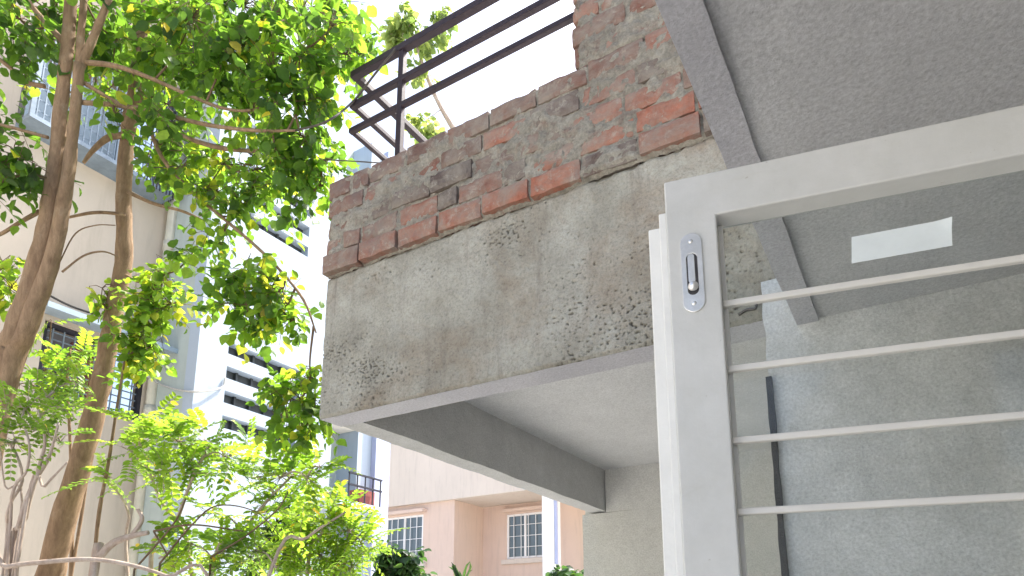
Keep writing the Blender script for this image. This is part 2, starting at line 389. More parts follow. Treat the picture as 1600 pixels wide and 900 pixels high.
m.build('window_wall',M['wallgrey'],hw)
m=MB(); m.box(3.6,3.8,-2.2,6,0,5); m.box(HX+.2,3.6,-2.4,-2.2,0,ZP); m.build('room_wall',M['interior'],hw)
m=MB(); m.box(-.1,3.8,2.3,6.0,2.96,3.3); m.box(-.05,3.6,5.25,5.45,0,2.95); m.build('upper_floor_slab',M['beamgrey'],hw)
pr=thing('porch_roof',(1,1,ZP),'flat grey cement porch ceiling with a smooth edge band, overhead at top right','ceiling')
m=MB(); m.grid(lambda u,v:(-.197+4*u,-.45+(YB+.438-.0)*v,ZP+.0095+.003*noise.noise(Vector((u*16,v*10,0)))),120,80)
m.build('ceiling_plaster',M['ceiling'],pr,smooth=True)
m=MB(); m.box(-.2425,3.8,-.45,YB-.014,ZP+.03,ZP+.17); m.build('roof_slab',M['ceiling'],pr)
m=MB(); m.nbox(-.245,-.185,-.455,YB-.013,ZP,ZP+.029,.018,.0028); m.build('edge_band',M['strip'],pr)
# dark strip on the wall edge
m=MB(); a=onY(1193,592,YB-.02)
pts=[]
for i in range(40):
    t=i/39; z=a.z-t*1.0
    w=.0085+.0035*noise.noise(Vector((z*13,0,3))); x=WX+.004+.003*noise.noise(Vector((z*6,5,1)))
    pts.append((x-w,x+w,z))
for (x0,x1,z),(x2,x3,z2) in zip(pts,pts[1:]):
    b0=len(m.v); y0,y1=YB-.034,YB-.019
    m.v+=[(x0,y0,z),(x1,y0,z),(x3,y0,z2),(x2,y0,z2),(x0,y1,z),(x1,y1,z),(x3,y1,z2),(x2,y1,z2)]
    m.f+=[tuple(b0+i for i in q) for q in((0,3,2,1),(0,4,7,3),(1,2,6,5),(4,5,6,7))]
b0=len(m.v); m.f+=[(0,1,5,4)]
tag(m.build('dark_edge_strip',M['black']),'ragged black strip running down the grey wall edge behind the window glass','strip')
# ---------------------------------------------------------------- window sash
D=Vector((math.sin(R(101.5)),-math.cos(R(101.5)),0))      # along the sash, to the right
NB=Vector((-D.y,D.x,0))                                    # away from the viewer
UZ=Vector((0,0,1)); A=at(1037,285,1.0)
A0=Vector((A.x,A.y,0)); zt=A.z; zb_=zt-1.15; W=.66
sash=thing('window_sash',(A.x,A.y,zb_),'open white painted window sash with horizontal grille bars, close by at right','window')
m=MB()
for y in(0,.042):
    for a,c in((0,zb_),(W,zb_),(W,zt),(0,zt),(.0705,zb_+.09),(W-.0705,zb_+.09),(W-.0705,zt-.069),(.0705,zt-.069)): m.v.append(tuple(A0+D*a+NB*y+UZ*c))
for i in range(4):
    k=(i+1)%4; m.f+=[(i,k,4+k,4+i),(8+i,12+i,12+k,8+k),(i,8+i,8+k,k),(4+i,4+k,12+k,12+i)]
m.build('frame',M['paint'],sash,bevel=.0025)
m=MB(); m.obox(A0,D,NB,UZ,-.0115,-.0005,.016,.04,zb_,zt-.040); ml=m.build('meeting_strip',M['paintedge'],sash,bevel=.0015)
m=MB(); m.obox(A0,D,NB,UZ,-.031,.02,.0425,.062,zb_,zt-.046); m.build('rebate_lip',M['paintedge'],ml,bevel=.002)
m=MB(); m.obox(A0,D,NB,UZ,.0715,W-.071,.036,.0395,zb_+.091,zt-.0695); gp=m.build('glass_pane',M['sashglass'],sash)
for z in (A.z-.199,A.z-.297,A.z-.400,A.z-.498,A.z-.597,A.z-.696,A.z-.795,A.z-.894):
    m=MB(); m.obox(A0,D,NB,UZ,.0712,W-.0712,.0175,.0275,z-.0048,z+.0048); m.build('grille_bar',M['barpaint'],sash,bevel=.0022)
m=MB(); m.obox(A0,D,NB,UZ,.0712,.078,.0285,.0355,zb_+.091,zt-.07); m.build('stile_reflection_strip',M['paint'],sash,bevel=.001)  # added pale strip standing for the stile's reflection in the glass
# flush latch
def capsule(cx,cz,w,h,y0,y1,name,mat,par,n=16,bev=0):
    m=MB(); ring=[]
    for i in range(n+1): a=math.pi*i/n; ring.append((cx+w/2*math.cos(a),cz+h/2-w/2+w/2*math.sin(a)))
    for i in range(n+1): a=math.pi+math.pi*i/n; ring.append((cx+w/2*math.cos(a),cz-h/2+w/2+w/2*math.sin(a)))
    L=len(ring)
    for y in(y0,y1):
        for x,z in ring: m.v.append(tuple(A0+D*x+NB*y+UZ*z))
    m.f.append(tuple(range(L))); m.f.append(tuple(range(2*L-1,L-1,-1)))
    for i in range(L): k=(i+1)%L; m.f.append((i,i+L,k+L,k))
    return m.build(name,mat,par,bevel=bev)
def ringplate(cx,cz,w,h,wi,hi,zi,y0,y1,name,mat,par,n=16,bev=0):   # plate with an open slot
    def cap(cx,cz,w,h):
        r=[]
        for i in range(n+1): a=math.pi*i/n; r.append((cx+w/2*math.cos(a),cz+h/2-w/2+w/2*math.sin(a)))
        for i in range(n+1): a=math.pi+math.pi*i/n; r.append((cx+w/2*math.cos(a),cz-h/2+w/2+w/2*math.sin(a)))
        return r
    o,i_=cap(cx,cz,w,h),cap(cx,zi,wi,hi); L=len(o); m=MB()
    for y in(y0,y1):
        for q in(o,i_):
            for x,z in q: m.v.append(tuple(A0+D*x+NB*y+UZ*z))
    for i in range(L):
        k=(i+1)%L
        m.f+=[(i,k,L+k,L+i),(2*L+i,3*L+i,3*L+k,2*L+k),(i,2*L+i,2*L+k,k),(L+i,L+k,3*L+k,3*L+i)]
    return m.build(name,mat,par,bevel=bev)
lc=.0335; lz=zt-.1535
lt=ringplate(lc,lz,.030,.122,.0155,.064,lz-.003,-.0026,-.0001,'latch_plate',M['chrome'],sash,bev=.0007)
capsule(lc,lz-.003,.0165,.066,-.0009,-.0002,'latch_recess',M['darkmetal'],lt)
capsule(lc-.001,lz+.006,.0095,.046,-.0024,-.001,'latch_slider',M['chrome'],lt,bev=.0006)
def dome(cx,cz,r,h,name,mat,par):
    m=MB(); n=12
    for j in range(4):
        a=j/3*math.pi/2
        for i in range(n):
            t=2*math.pi*i/n; m.v.append(tuple(A0+D*(cx+r*math.cos(a)*math.cos(t))+NB*(-.0024-h*math.sin(a))+UZ*(cz+r*math.cos(a)*math.sin(t))))
    for j in range(3):
        for i in range(n): k=(i+1)%n; m.f.append((j*n+i,j*n+k,j*n+n+k,j*n+n+i))
    return m.build(name,mat,par,smooth=True)
dome(lc,lz-.022,.0075,.006,'latch_knob',M['chrome'],lt)
dome(lc,lz+.048,.0035,.0015,'screw_head',M['chrome'],lt); dome(lc,lz-.048,.0035,.0015,'screw_head',M['chrome'],lt)
# label stuck on the glass, one lifted corner
m=MB(); s0,s1=.243,.362; z0,z1=zt-.160,zt-.121
def lab(u,v):
    x=s0+(s1-s0)*u; lift=.004*max(0,u-.85)/.15*max(0,v-.6)/.4
    return A0+D*(x+.0035*(v-.5))+NB*(.0347-lift-.0003*noise.noise(Vector((u*8,v*4,0))))+UZ*(z0+(z1-z0)*v+.002*(u-.5))
m.grid(lab,24,10)
n=len(m.v); m.v+=[tuple(Vector(p)+NB*.0004) for p in m.v[:n]]; m.f+=[tuple(reversed([i+n for i in f])) for f in m.f[:]]
m.build('film_sticker',M['sticker'],gp,smooth=True)
# window frame in the wall the sash is hinged to
wf=thing('window_frame',(HX,.5,.95),'white window frame set in the house wall at far right','frame')
m=MB(); m.box(HX-.02,HX+.08,.05,.11,.95,2.36); m.box(HX-.02,HX+.08,.95,1.0,.95,2.36); m.box(HX-.018,HX+.078,.111,.949,.95,1.01); m.box(HX-.018,HX+.078,.111,.949,2.30,2.36)
m.build('frame_members',M['paint'],wf,bevel=.003)
# ---------------------------------------------------------------- railing
rl=thing('metal_railing',(-1.9,2.14,3.8),'dark steel tube railing with three rails above the brick parapet','railing')
YR=2.13
def sq(mb,p,q,r): 
    p=Vector(p);q=Vector(q); d=(q-p).normalized(); u=d.cross(UZ)
    u=u.normalized() if u.length>.01 else Vector((1,0,0)); w=u.cross(d)
    L=(q-p).length; mb.obox(p,d,u,w,0,L,-r,r,-r,r)
zr=[onY(555,118,YR).z,onY(552,166,YR).z,onY(550,205,YR).z]
for z,r in zip(zr,(.0185,.0148,.013)):
    m=MB(); sq(m,(-2.25-r,YR,z),(XE-.002 if z<4.2 else .4,YR,z),r); m.build('rail',M['rail'],rl,bevel=.003)
    m=MB(); sq(m,(-2.25,YR+r+.001,z),(-2.25,4.9,z),r*.92); m.build('return_rail',M['rail'],rl,bevel=.003)
m=MB(); sq(m,(-1.929,YR+.002,3.79),(-1.929,YR+.002,zr[0]-.02),.0155); m.build('post',M['rail'],rl,bevel=.003)
m=MB(); sq(m,(-2.25,4.88,3.75),(-2.25,4.88,zr[0]-.02),.016); m.build('post',M['rail'],rl,bevel=.003)
# ---------------------------------------------------------------- left apartment building
XT=-7.0; XC=-7.9
ap=thing('apartment_building',(XT-2,4,0),'apartment block with cream wall, grilled windows and white louvred stair tower at left','building')
YT0=onX(322,420,XT).y; YT1=6.35
ylow0=onX(62,560,XC).y; ylow1=onX(226,600,XC).y; zl1=onX(110,512,XC).z; zl0=onX(205,655,XC).z
ywin0=onX(30,160,XC).y; ywin1=onX(248,322,XC).y; zw0=onX(245,320,XC).z; zw1=zw0+1.35
m=MB()
# cream wall with real window holes
def wall_holes(mb,X0,X1,ya,yb,za,zb,holes):
    zs=sorted({za,zb,*[h[2] for h in holes],*[h[3] for h in holes]}); ys=sorted({ya,yb,*[h[0] for h in holes],*[h[1] for h in holes]})
    for z0,z1 in zip(zs,zs[1:]):
        run=None
        for y0,y1 in zip(ys,ys[1:]):
            cy,cz=(y0+y1)/2,(z0+z1)/2
            if any(h[0]<cy<h[1] and h[2]<cz<h[3] for h in holes):
                if run: mb.box(X0,X1,run,y0,z0,z1); run=None
            elif run is None: run=y0
        if run is not None: mb.box(X0,X1,run,yb,z0,z1)
wall_holes(m,XC-.25,XC,-6,YT0+.6,0,13,[(ywin0,ywin1,zw0+.05,zw1),(ylow0,ylow1,zl0,zl1)])
m.build('cream_wall',M['cream'],ap)
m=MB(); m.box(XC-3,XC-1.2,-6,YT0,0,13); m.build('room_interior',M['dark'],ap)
# tower with louvre slots
slots=[]
ls=[((358,535),(356,552)),((355,571),(354,589)),((353,610),(351,629)),((350,648),(347,668))]
ys0=onX(357,545,XT).y; ys1=onX(468,590,XT).y
for a,c in ls: slots.append((ys0,ys1,onX(*c,XT).z,onX(*a,XT).z))
us0=onX(395,330,XT).y
for py in (300,318,340,362,384): 
    z=onX(425,py,XT).z; slots.append((ys0,ys1,z-.17,z-.0))
slots.sort(key=lambda h:h[2])
# keep them evenly spaced in their two banks
low=sorted(slots[:4],key=lambda h:h[2]); zt_l=[h[2] for h in low]; pit=(zt_l[3]-zt_l[0])/3
slots=[(ys0,ys1,zt_l[0]+i*pit,zt_l[0]+i*pit+.155) for i in range(4)]
zu=onX(440,372,XT).z-.05
slots+=[(ys0,ys1,zu+i*pit,zu+i*pit+.155) for i in range(5)]
m=MB(); wall_holes(m,XT-.2,XT,YT0,YT1,0,13,slots); m.build('stair_tower',M['white'],ap)
m=MB(); m.box(XC+.001,XT-.201,YT0+.003,YT0+.2,0,13); m.box(XC+.001,XT-.201,YT1-.2,YT1-.003,0,13); m.build('tower_side_wall',M['whiteshade'],ap)
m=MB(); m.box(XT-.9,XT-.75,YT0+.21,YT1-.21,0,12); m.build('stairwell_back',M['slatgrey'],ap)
m_=MB()
for y0,y1,z0,z1 in slots:
    L=(y1-y0)
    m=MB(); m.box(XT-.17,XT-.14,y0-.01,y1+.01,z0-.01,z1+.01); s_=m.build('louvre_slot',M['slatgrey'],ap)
    for i in range(1,5):
        m=MB(); m.box(XT-.139,XT-.10,y0+L*i/5-.015,y0+L*i/5+.015,z0-.01,z1+.01); m.build('slot_mullion',M['slatgrey'],s_)
# rain pipes
for px,py,r in((262,400,.06),(243,600,.045)):
    p=onX(px,py,XC+.09); m=MB(); m.tube([(XC+.09,p.y,0),(XC+.09,p.y,13)],r,12,False); q=m.build('rain_pipe',M['pipe'],ap,smooth=True)
    for z in (4.2,6.4,8.6):
        m=MB(); m.tube([(XC+.09,p.y,z),(XC+.09,p.y,z+.12)],r*1.18,12,False); m.build('pipe_collar',M['pipe'],q,smooth=True)
# box grille window (upper)
gw=MB(); xo=XC+.32
gw.box(XC+.001,xo,ywin0,ywin1,zw0,zw0+.05); gw.box(XC+.001,xo,ywin0,ywin1,zw1-.04,zw1)
for y in (ywin0,ywin0+.55*(ywin1-ywin0),ywin1-.045): gw.box(xo-.045,xo,y,y+.045,zw0+.051,zw1-.041)
w1=gw.build('box_window',M['grille'],ap)
gm=MB()
for i in range(1,24): y=ywin0+(ywin1-ywin0)*i/24; gm.box(xo-.028,xo-.016,y-.006,y+.006,zw0+.05,zw1-.04)
for i in range(1,10): z=zw0+(zw1-zw0)*i/10; gm.box(xo-.034,xo-.0285,ywin0,ywin1,z-.006,z+.006)
gm.build('grille_bars',M['grille'],w1)
gm=MB(); gm.box(XC+.03,XC+.05,ywin0+.05,ywin0+.62*(ywin1-ywin0),zw0+.06,zw0+.95); gm.build('window_sheet',M['bluesheet'],w1)
gm=MB()
ye=ywin1
for i in range(7): gm.box(XC+.02+i*.045,XC+.032+i*.045,ye+.001,ye+.013,zw0-.02,zw1)
for i in range(9): gm.box(xo+.002,xo+.014,ye-.36+i*.042,ye-.348+i*.042,zw0-.02,zw1)
gm.build('end_grille',M['grille_dark'],w1)
# lower grille window
gw=MB()
for y in(ylow0,ylow1-.05): gw.box(XC-.1,XC-.04,y,y+.05,zl0,zl1)
gw.box(XC-.1,XC-.04,ylow0+.051,ylow1-.051,zl1-.05,zl1); gw.box(XC-.1,XC-.04,ylow0+.051,ylow1-.051,zl0,zl0+.05)
w2=gw.build('grille_window',M['grille_dark'],ap)
gm=MB()
nb=int((ylow1-ylow0)/.11)
for i in range(1,nb): y=ylow0+(ylow1-ylow0)*i/nb; gm.box(XC-.07,XC-.058,y-.007,y+.007,zl0+.05,zl1-.05)
for i in range(1,10): z=zl0+(zl1-zl0)*i/10; gm.box(XC-.084,XC-.0705,ylow0,ylow1,z-.007,z+.007)
gm.build('grille_bars',M['grille'],w2)
gm=MB(); gm.box(XC-.3,XC-.24,ylow1-.75,ylow1-.35,zl0,zl0+.8); gm.build('hung_cloth',M['red'],w2)
m=MB(); m.obox(Vector((XC,0,zl1+.06)),Vector((1,0,-.25)),Vector((0,1,0)),UZ,.002,.5,ylow0-.2,ylow1+.1,0,.06); m.build('window_shade',M['bluesheet'],ap)
# ---------------------------------------------------------------- second white block with balcony
XW=-9.2
def yw(px,py,X=XW): return onX(px,py,X).y
wb=thing('white_apartment_block',(XW-2,9.5,0),'narrow white block with lavender column and small balcony, between louvred tower and pink house','building')
ya=YT1+.6; y1=yw(515,740); y2=yw(557,740); y3=yw(578,760); y4=yw(600,780)
zb0=onX(540,790,XW).z
m=MB(); m.box(XW-3,XW,ya,y1,0,12); m.box(XW-3,XW,y2,y3,0,12); m.build('wall',M['white'],wb)
m=MB(); m.box(XW-3,XW-.55,y1+.001,y2-.001,0,12); rec=m.build('recess_wall',M['whiteshade'],wb)
m=MB(); m.box(XW-3,XW+.12,y3+.001,y4,0,12); m.build('column',M['lavender'],wb)
for zc,h in((zb0+.12,1.25),(zb0+1.95,.65)):
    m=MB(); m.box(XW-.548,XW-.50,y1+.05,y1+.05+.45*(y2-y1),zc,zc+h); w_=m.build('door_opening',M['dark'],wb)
m=MB(); m.box(XW-.5,XW+.45,y1-.25,y3-.05,zb0-.12,zb0); m.build('balcony_slab',M['white'],wb)
m=MB(); m.box(XW-.5,XW-.02,y1+.002,y2-.002,zb0+1.55,zb0+1.7); m.build('floor_slab',M['offwhite'],wb)
m=MB()
for z in(zb0+.52,zb0+.3): m.box(XW+.38,XW+.42,y1+.1,y3-.1,z,z+.03)
for i in range(5): y=y1+.1+(y3-y1-.24)*i/4; m.box(XW+.39,XW+.41,y,y+.02,zb0+.001,zb0+.52)
m.build('balcony_rail',M['grille_dark'],wb)
m=MB(); m.box(XW+.02,XW+.3,y1+.5,y1+.9,zb0+.001,zb0+.3); m.build('balcony_box',M['red'],wb)
# ---------------------------------------------------------------- pink house
YP=16.
pk=thing('pink_house',(-11,YP+2,0),'salmon pink house with white windows and pale upper wall, seen under the balcony','building')
def xp(px,py,Y=YP): return onY(px,py,Y)
xl=xp(560,830).x; xr=xp(710,800).x; zc=xp(710,781).z; YP2=YP+1.5
xb0=xp(755,800).x; q=onX(755,800,xr); YP2=q.y
wl0=xp(603,830).x; wl1=xp(661,830).x; wz1=xp(640,806).z; wz0=xp(640,880).z
def wall_holesY(mb,Y0,Y1,xa,xb,za,zb,holes):
    zs=sorted({za,zb,*[h[2] for h in holes],*[h[3] for h in holes]}); xs=sorted({xa,xb,*[h[0] for h in holes],*[h[1] for h in holes]})
    for z0,z1 in zip(zs,zs[1:]):
        run=None
        for x0,x1 in zip(xs,xs[1:]):
            cx,cz=(x0+x1)/2,(z0+z1)/2
            if any(h[0]<cx<h[1] and h[2]<cz<h[3] for h in holes):
                if run is not None: mb.box(run,x0,Y0,Y1,z0,z1); run=None
            elif run is None: run=x0
        if run is not None: mb.box(run,xb,Y0,Y1,z0,z1)
m=MB(); wall_holesY(m,YP,YP+.25,xl,xr,0,zc,[(wl0,wl1,wz0,wz1)]); m.box(xr-.25,xr,YP+.251,YP2,0,zc-.001)
m.build('front_wall',M['pink'],pk)
rx1=onY(860,800,YP2).x+.5
ww0=onY(792,840,YP2).x; ww1=onY(849,840,YP2).x; pz1=onY(820,802,YP2).z; pz0=onY(820,872,YP2).z
m=MB(); wall_holesY(m,YP2+.001,YP2+.25,xr-.25,rx1+3,0,zc+.3,[(ww0,ww1,pz0,pz1)]); m.build('recess_wall',M['pink'],pk)
m=MB(); m.box(xl,rx1+3,YP-.12,YP2,zc+.001,zc+3.4); m.build('upper_wall',M['palepink'],pk)
c0=onY(850,830,YP+.2).x; c1=onY(868,830,YP+.2).x
m=MB(); m.box(c0,c1,YP+.1,YP+.5,0,zc-.001); m.build('column',M['winwhite'],pk)
m=MB(); m.box(c1+.01,c1+.08,YP+.12,YP+.19,0,zc-.001); m.build('drain_pipe',M['lavender'],pk)
def pwin(x0,x1,z0,z1,Y,n):
    f=MB(); t=.06
    f.box(x0,x0+t,Y+.02,Y+.1,z0,z1); f.box(x1-t,x1,Y+.02,Y+.1,z0,z1); f.box(x0+t,x1-t,Y+.021,Y+.099,z1-t,z1); f.box(x0+t,x1-t,Y+.021,Y+.099,z0,z0+t)
    for i in range(1,n): x=x0+(x1-x0)*i/n; f.box(x-.035,x+.035,Y+.022,Y+.098,z0+t,z1-t)
    w=f.build('window',M['winwhite'],pk)
    g=MB(); g.box(x0+t*.5,x1-t*.5,Y+.05,Y+.06,z0+t*.5,z1-t*.5); g.build('pane',M['paneglass'],w)
    c=MB(); c.box(x0+t,x0+(x1-x0)*.36,Y+.085,Y+.09,z0+t,z1-t); c.box(x1-(x1-x0)*.3,x1-t,Y+.085,Y+.09,z0+t,z1-t); 
    b_=MB()
    k=int((x1-x0)/.24)
    for i in range(1,k): x=x0+(x1-x0)*i/k; b_.box(x-.008,x+.008,Y-.012,Y+.004,z0,z1)
    for i in range(1,4): z=z0+(z1-z0)*i/4; b_.box(x0,x1,Y+.005,Y+.017,z-.008,z+.008)
    b_.build('grille',M['winwhite'],w)
    s=MB(); s.box(x0-.15,x1+.15,Y-.1,Y-.002,z0-.16,z0-.02); s.build('sill',M['palepink'],w)
    a=MB(); a.box(x0-.12,x1+.12,Y-.2,Y-.002,z1+.06,z1+.16); a.build('window_ledge',M['pink'],w)
pwin(wl0,wl1,wz0,wz1,YP,2); pwin(ww0,ww1,pz0,pz1,YP2,2)
m=MB(); m.box(xl+.3,rx1+2.8,YP2+1.5,YP2+1.6,0,zc); m.build('room_interior',M['interior'],pk)
# ---------------------------------------------------------------- foliage
def leaf(mb,p,d,nrm,L,Wd,tone,cup=.18):
    d=d.normalized(); s=d.cross(nrm)
    if s.length<1e-4: s=d.orthogonal()
    s.normalize(); n=s.cross(d); b=len(mb.v)
    P=lambda l,w,h:tuple(p+d*(l*L)+s*(w*Wd)+n*(h*L))
    mb.v+=[P(0,0,0),P(.4,0,-.03),P(.75,0,-.05),P(1,0,-.16),P(.22,.40,cup*.5),P(.55,.48,cup*.5),P(.84,.24,cup*.1),P(.22,-.40,cup*.5),P(.55,-.48,cup*.5),P(.84,-.24,cup*.1)]
    mb.f+=[(b,b+1,b+4),(b+1,b+2,b+5,b+4),(b+2,b+6,b+5),(b+2,b+3,b+6),(b,b+7,b+1),(b+1,b+7,b+8,b+2),(b+2,b+8,b+9),(b+2,b+9,b+3)]
    mb.t+=[tone]*10
def rv(): return Vector((random.gauss(0,1),random.gauss(0,1),random.gauss(0,1))).normalized()
SUN=Vector((math.cos(R(66))*math.cos(R(61)),math.sin(R(66))*math.cos(R(61)),math.sin(R(61))))
DENS=1.75
class Tree:
    def __init__(s,name,base,label,cat,group=None,leafm='leaf',barkm='bark'):
        s.root=thing(name,base,label,cat,group); s.trunk=MB(); s.br=MB(); s.cr=MB(); s.sk=[]; s.lm=leafm; s.bm=barkm; s.limbs=[]
    def stem(s,pts,rad,main=True,n=14):
        mb=s.trunk
        mb.tube(pts,rad,n if main else 7,True,.16 if main else .1)
        for a,b in zip(pts,pts[1:]):
            for k in range(5): s.sk.append(Vector(a).lerp(Vector(b),k/5))
    def broad(s,c,rad,n,L=.075,tone=(.2,.9),attach=True,droop=.6,flat=1.0):
        if attach and s.sk:
            q=min(s.sk,key=lambda v:(v-c).length+.3*max(0,v.z-c.z))
            mid=q.lerp(c,.5)+Vector((0,0,-.03))+rv()*.04*(q-c).length
            s.br.tube([q,mid,c],[.007,.005,.003],5,True,0); s.sk+=[q.lerp(c,.6),c.copy()]
        for i in range(int(n*DENS+.5)):
            st=c+Vector((random.gauss(0,.5),random.gauss(0,.5),random.gauss(0,.5*flat)))*rad*.9
            dr=(rv()+Vector((0,0,-droop))).normalized(); ln=random.uniform(.10,.22)
            pts=[st,st+dr*ln*.5+Vector((0,0,.01)),st+dr*ln]
            s.br.tube([c,c.lerp(st,.5)+Vector((0,0,.012)),st]+pts[1:],[.003,.0026,.0022,.0016,.001],3,False,0,False)
            tw=random.uniform(*tone); side=dr.cross(rv()).normalized()
            k=random.randint(5,8)
            for j in range(k):
                t=(j+.6)/k; p=pts[0].lerp(pts[2],t)
                sg=1 if j%2 else -1
                d=(side*sg*.8+dr*.5+Vector((0,0,-droop*random.uniform(.2,1.1)))+rv()*.3)
                nr=(Vector((0,0,1))+rv()*.75).normalized()
                l=L*.94*random.uniform(.4,1.2)
                leaf(s.cr,p+d.normalized()*.012,d,nr,l,l*random.uniform(.72,.95),max(0,min(.97,tw+random.gauss(0,.12))) if random.random()>.012 else 1)
    def pinnate(s,c,rad,n,Lr=.26,l=.042,tone=(.2,.9),pairs=8,wr=.5,attach=True,up=.25):
        if attach and s.sk:
            q=min(s.sk,key=lambda v:(v-c).length+.5*max(0,v.z-c.z))
            s.br.tube([q,q.lerp(c,.5)+Vector((0,0,.03)),c],[.007,.005,.003],5,True,0); s.sk.append(c.copy())
        for i in range(int(n*2.3)):
            st=c+rv()*rad*random.uniform(.1,1); dr=(rv()+Vector((0,0,up))+(st-c)*2).normalized()
            side=dr.cross(Vector((0,0,1))+rv()*.5).normalized(); nr=side.cross(dr)
            if nr.z<0: nr=-nr
            tw=random.uniform(*tone); LL=Lr*random.uniform(.7,1.15)
            pts=[st+dr*LL*t+Vector((0,0,-.28*LL*t*t)) for t in(0,.33,.66,1)]
            s.br.tube([c]+pts,[.0028,.0018,.0015,.0012,.0008],3,False,0,False)
            for j in range(pairs):
                t=(j+1.2)/(pairs+.6); t=min(t,1); p=st+dr*LL*t+Vector((0,0,-.28*LL*t*t))
                sz=l*(1-.35*abs(t-.45))*random.uniform(.85,1.1)
                for sg in(1,-1):
                    d=side*sg+dr*.45+Vector((0,0,random.uniform(-.35,.1)))
                    leaf(s.cr,p,d,(nr+rv()*.25).normalized(),sz,sz*wr,max(0,min(.97,tw+random.gauss(0,.08))) if random.random()>.01 else 1,.1)
    def done(s):
        if s.trunk.v: s.trunk.build('trunk',M[s.bm],s.root,smooth=True)
        if s.br.v: s.br.build('branches',M['twig' if s.bm=='bark' else s.bm],s.root,smooth=True)
        if s.cr.v: s.cr.build('crown',M[s.lm],s.root,smooth=True)
def path(pp,dep):
    if not hasattr(dep,'__len__'): dep=[dep]*len(pp)
    return [at(x,y,d) for (x,y),d in zip(pp,dep)]
def foot(p,q,z=0.):   # carry a stem on down to the ground
    d=(q-p); d=d/d.z if abs(d.z)>1e-3 else Vector((0,0,1)); f=q-d*(q.z-z)
    f.x=q.x+(f.x-q.x)*.45; f.y=q.y+(f.y-q.y)*.45; return f
# --- tree A: fused stems at far left
dA=3.7
pA1=path([(-12,640),(25,520),(62,400),(84,280),(97,150),(108,40),(116,-120),(128,-300)],dA)
fA=foot(pA1[1],pA1[0],-.05)
tA=Tree('twin_stem_tree',(fA.x,fA.y,0),'leafy tree with two fused brown stems leaning at the far left edge','tree','trees beside the balcony')
tA.stem([fA]+pA1,[.10,.076,.062,.05,.041,.035,.032,.028,.022])
pA2=path([(-2,650),(42,515),(84,395),(105,280),(116,190),(124,100)],[dA-.02]*6)
tA.stem([fA+Vector((.05,0,0))]+pA2,[.085,.055,.048,.041,.034,.028,.026])
tA.stem(path([(124,110),(126,60),(131,0),(138,-120)],dA),[.026,.02,.017,.012])
tA.stem(path([(122,112),(140,72),(158,30),(175,-20),(200,-140)],dA),[.027,.022,.02,.018,.012])
tA.stem(path([(112,82),(85,50),(50,10),(10,-50)],dA),[.02,.017,.014,.01],False)
tA.stem(path([(70,135),(40,128),(15,105),(-30,70)],dA+.02),[.013,.012,.011,.009],False)
br1=path([(130,97),(180,103),(230,120),(290,146),(345,168),(395,172),(450,150)],[3.7,3.7,3.7,3.65,3.6,3.6,3.6]); tA.stem(br1,[.015,.013,.012,.010,.008,.007,.004],False)
br2=path([(128,160),(190,165),(260,180),(330,196),(400,204),(462,204)],[3.7,3.7,3.65,3.6,3.5,3.45]); tA.stem(br2,[.014,.013,.012,.011,.009,.006],False)
br3=path([(128,128),(200,170),(270,205),(330,228),(400,236),(470,228)],[3.7,3.75,3.8,3.8,3.75,3.7]); tA.stem(br3,[.011,.010,.010,.014,.011,.006],False)
br4=path([(62,330),(30,348),(0,366),(-40,380)],3.75); tA.stem(br4,[.013,.011,.01,.008],False)
tA.stem(path([(75,215),(40,205),(0,195),(-40,190)],3.7),[.010,.009,.008,.006],False)
tA.stem(path([(97,425),(130,400),(160,393),(183,400)],[3.7,3.75,3.8,3.9]),[.006,.0055,.005,.004],False)
tA.stem(path([(92,412),(118,365),(150,352),(180,352)],[3.7,3.75,3.8,3.9]),[.004,.004,.0035,.003],False)
def cl(t,px,py,dep,rp,n,L=.075,**k):
    if 390<px<570 and 0<py<170: n*=.66
    t.broad(at(px,py,dep),rp*dep/F,n,L,**k)
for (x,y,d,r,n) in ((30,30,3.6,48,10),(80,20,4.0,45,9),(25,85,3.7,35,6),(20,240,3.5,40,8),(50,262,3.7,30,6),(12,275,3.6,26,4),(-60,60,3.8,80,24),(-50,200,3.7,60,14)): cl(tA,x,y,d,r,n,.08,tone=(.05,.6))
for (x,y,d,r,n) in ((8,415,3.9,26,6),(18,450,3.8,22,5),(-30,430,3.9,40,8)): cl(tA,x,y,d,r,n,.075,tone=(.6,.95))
for (x,y,d,r,n) in ((300,30,3.7,55,18),(360,70,3.6,50,16),(420,30,3.6,55,20),(470,80,3.5,52,20),(520,40,3.5,45,14),(540,85,3.6,26,7),(430,120,3.5,48,16),(395,170,3.7,40,10),(470,160,3.5,42,14),(495,150,3.6,26,8),
   (335,110,3.8,45,13),(300,95,4.0,50,13),(250,70,3.9,45,12),(180,60,4.0,45,11),(150,30,4.1,40,9),(270,20,4.2,50,12),(470,20,4.0,55,16),(380,10,4.1,60,18),(530,10,4.0,45,12),
   (180,178,3.7,24,4),(240,185,3.6,28,5),(475,215,3.6,32,8),(505,250,3.7,22,5),(440,245,3.6,36,9),(500,290,3.7,28,6),(470,300,3.8,30,6),(510,215,4.0,20,4),(572,62,4.2,20,5),(560,90,4.2,14,3),(530,60,3.7,18,5)): cl(tA,x,y,d,r,n,.078,tone=(.1,.9))
# crown above the frame
for i in range(6): cl(tA,random.uniform(-150,420),random.uniform(-200,-25),random.uniform(3.4,4.5),60,11,.085,tone=(.1,.8))
tA.done()
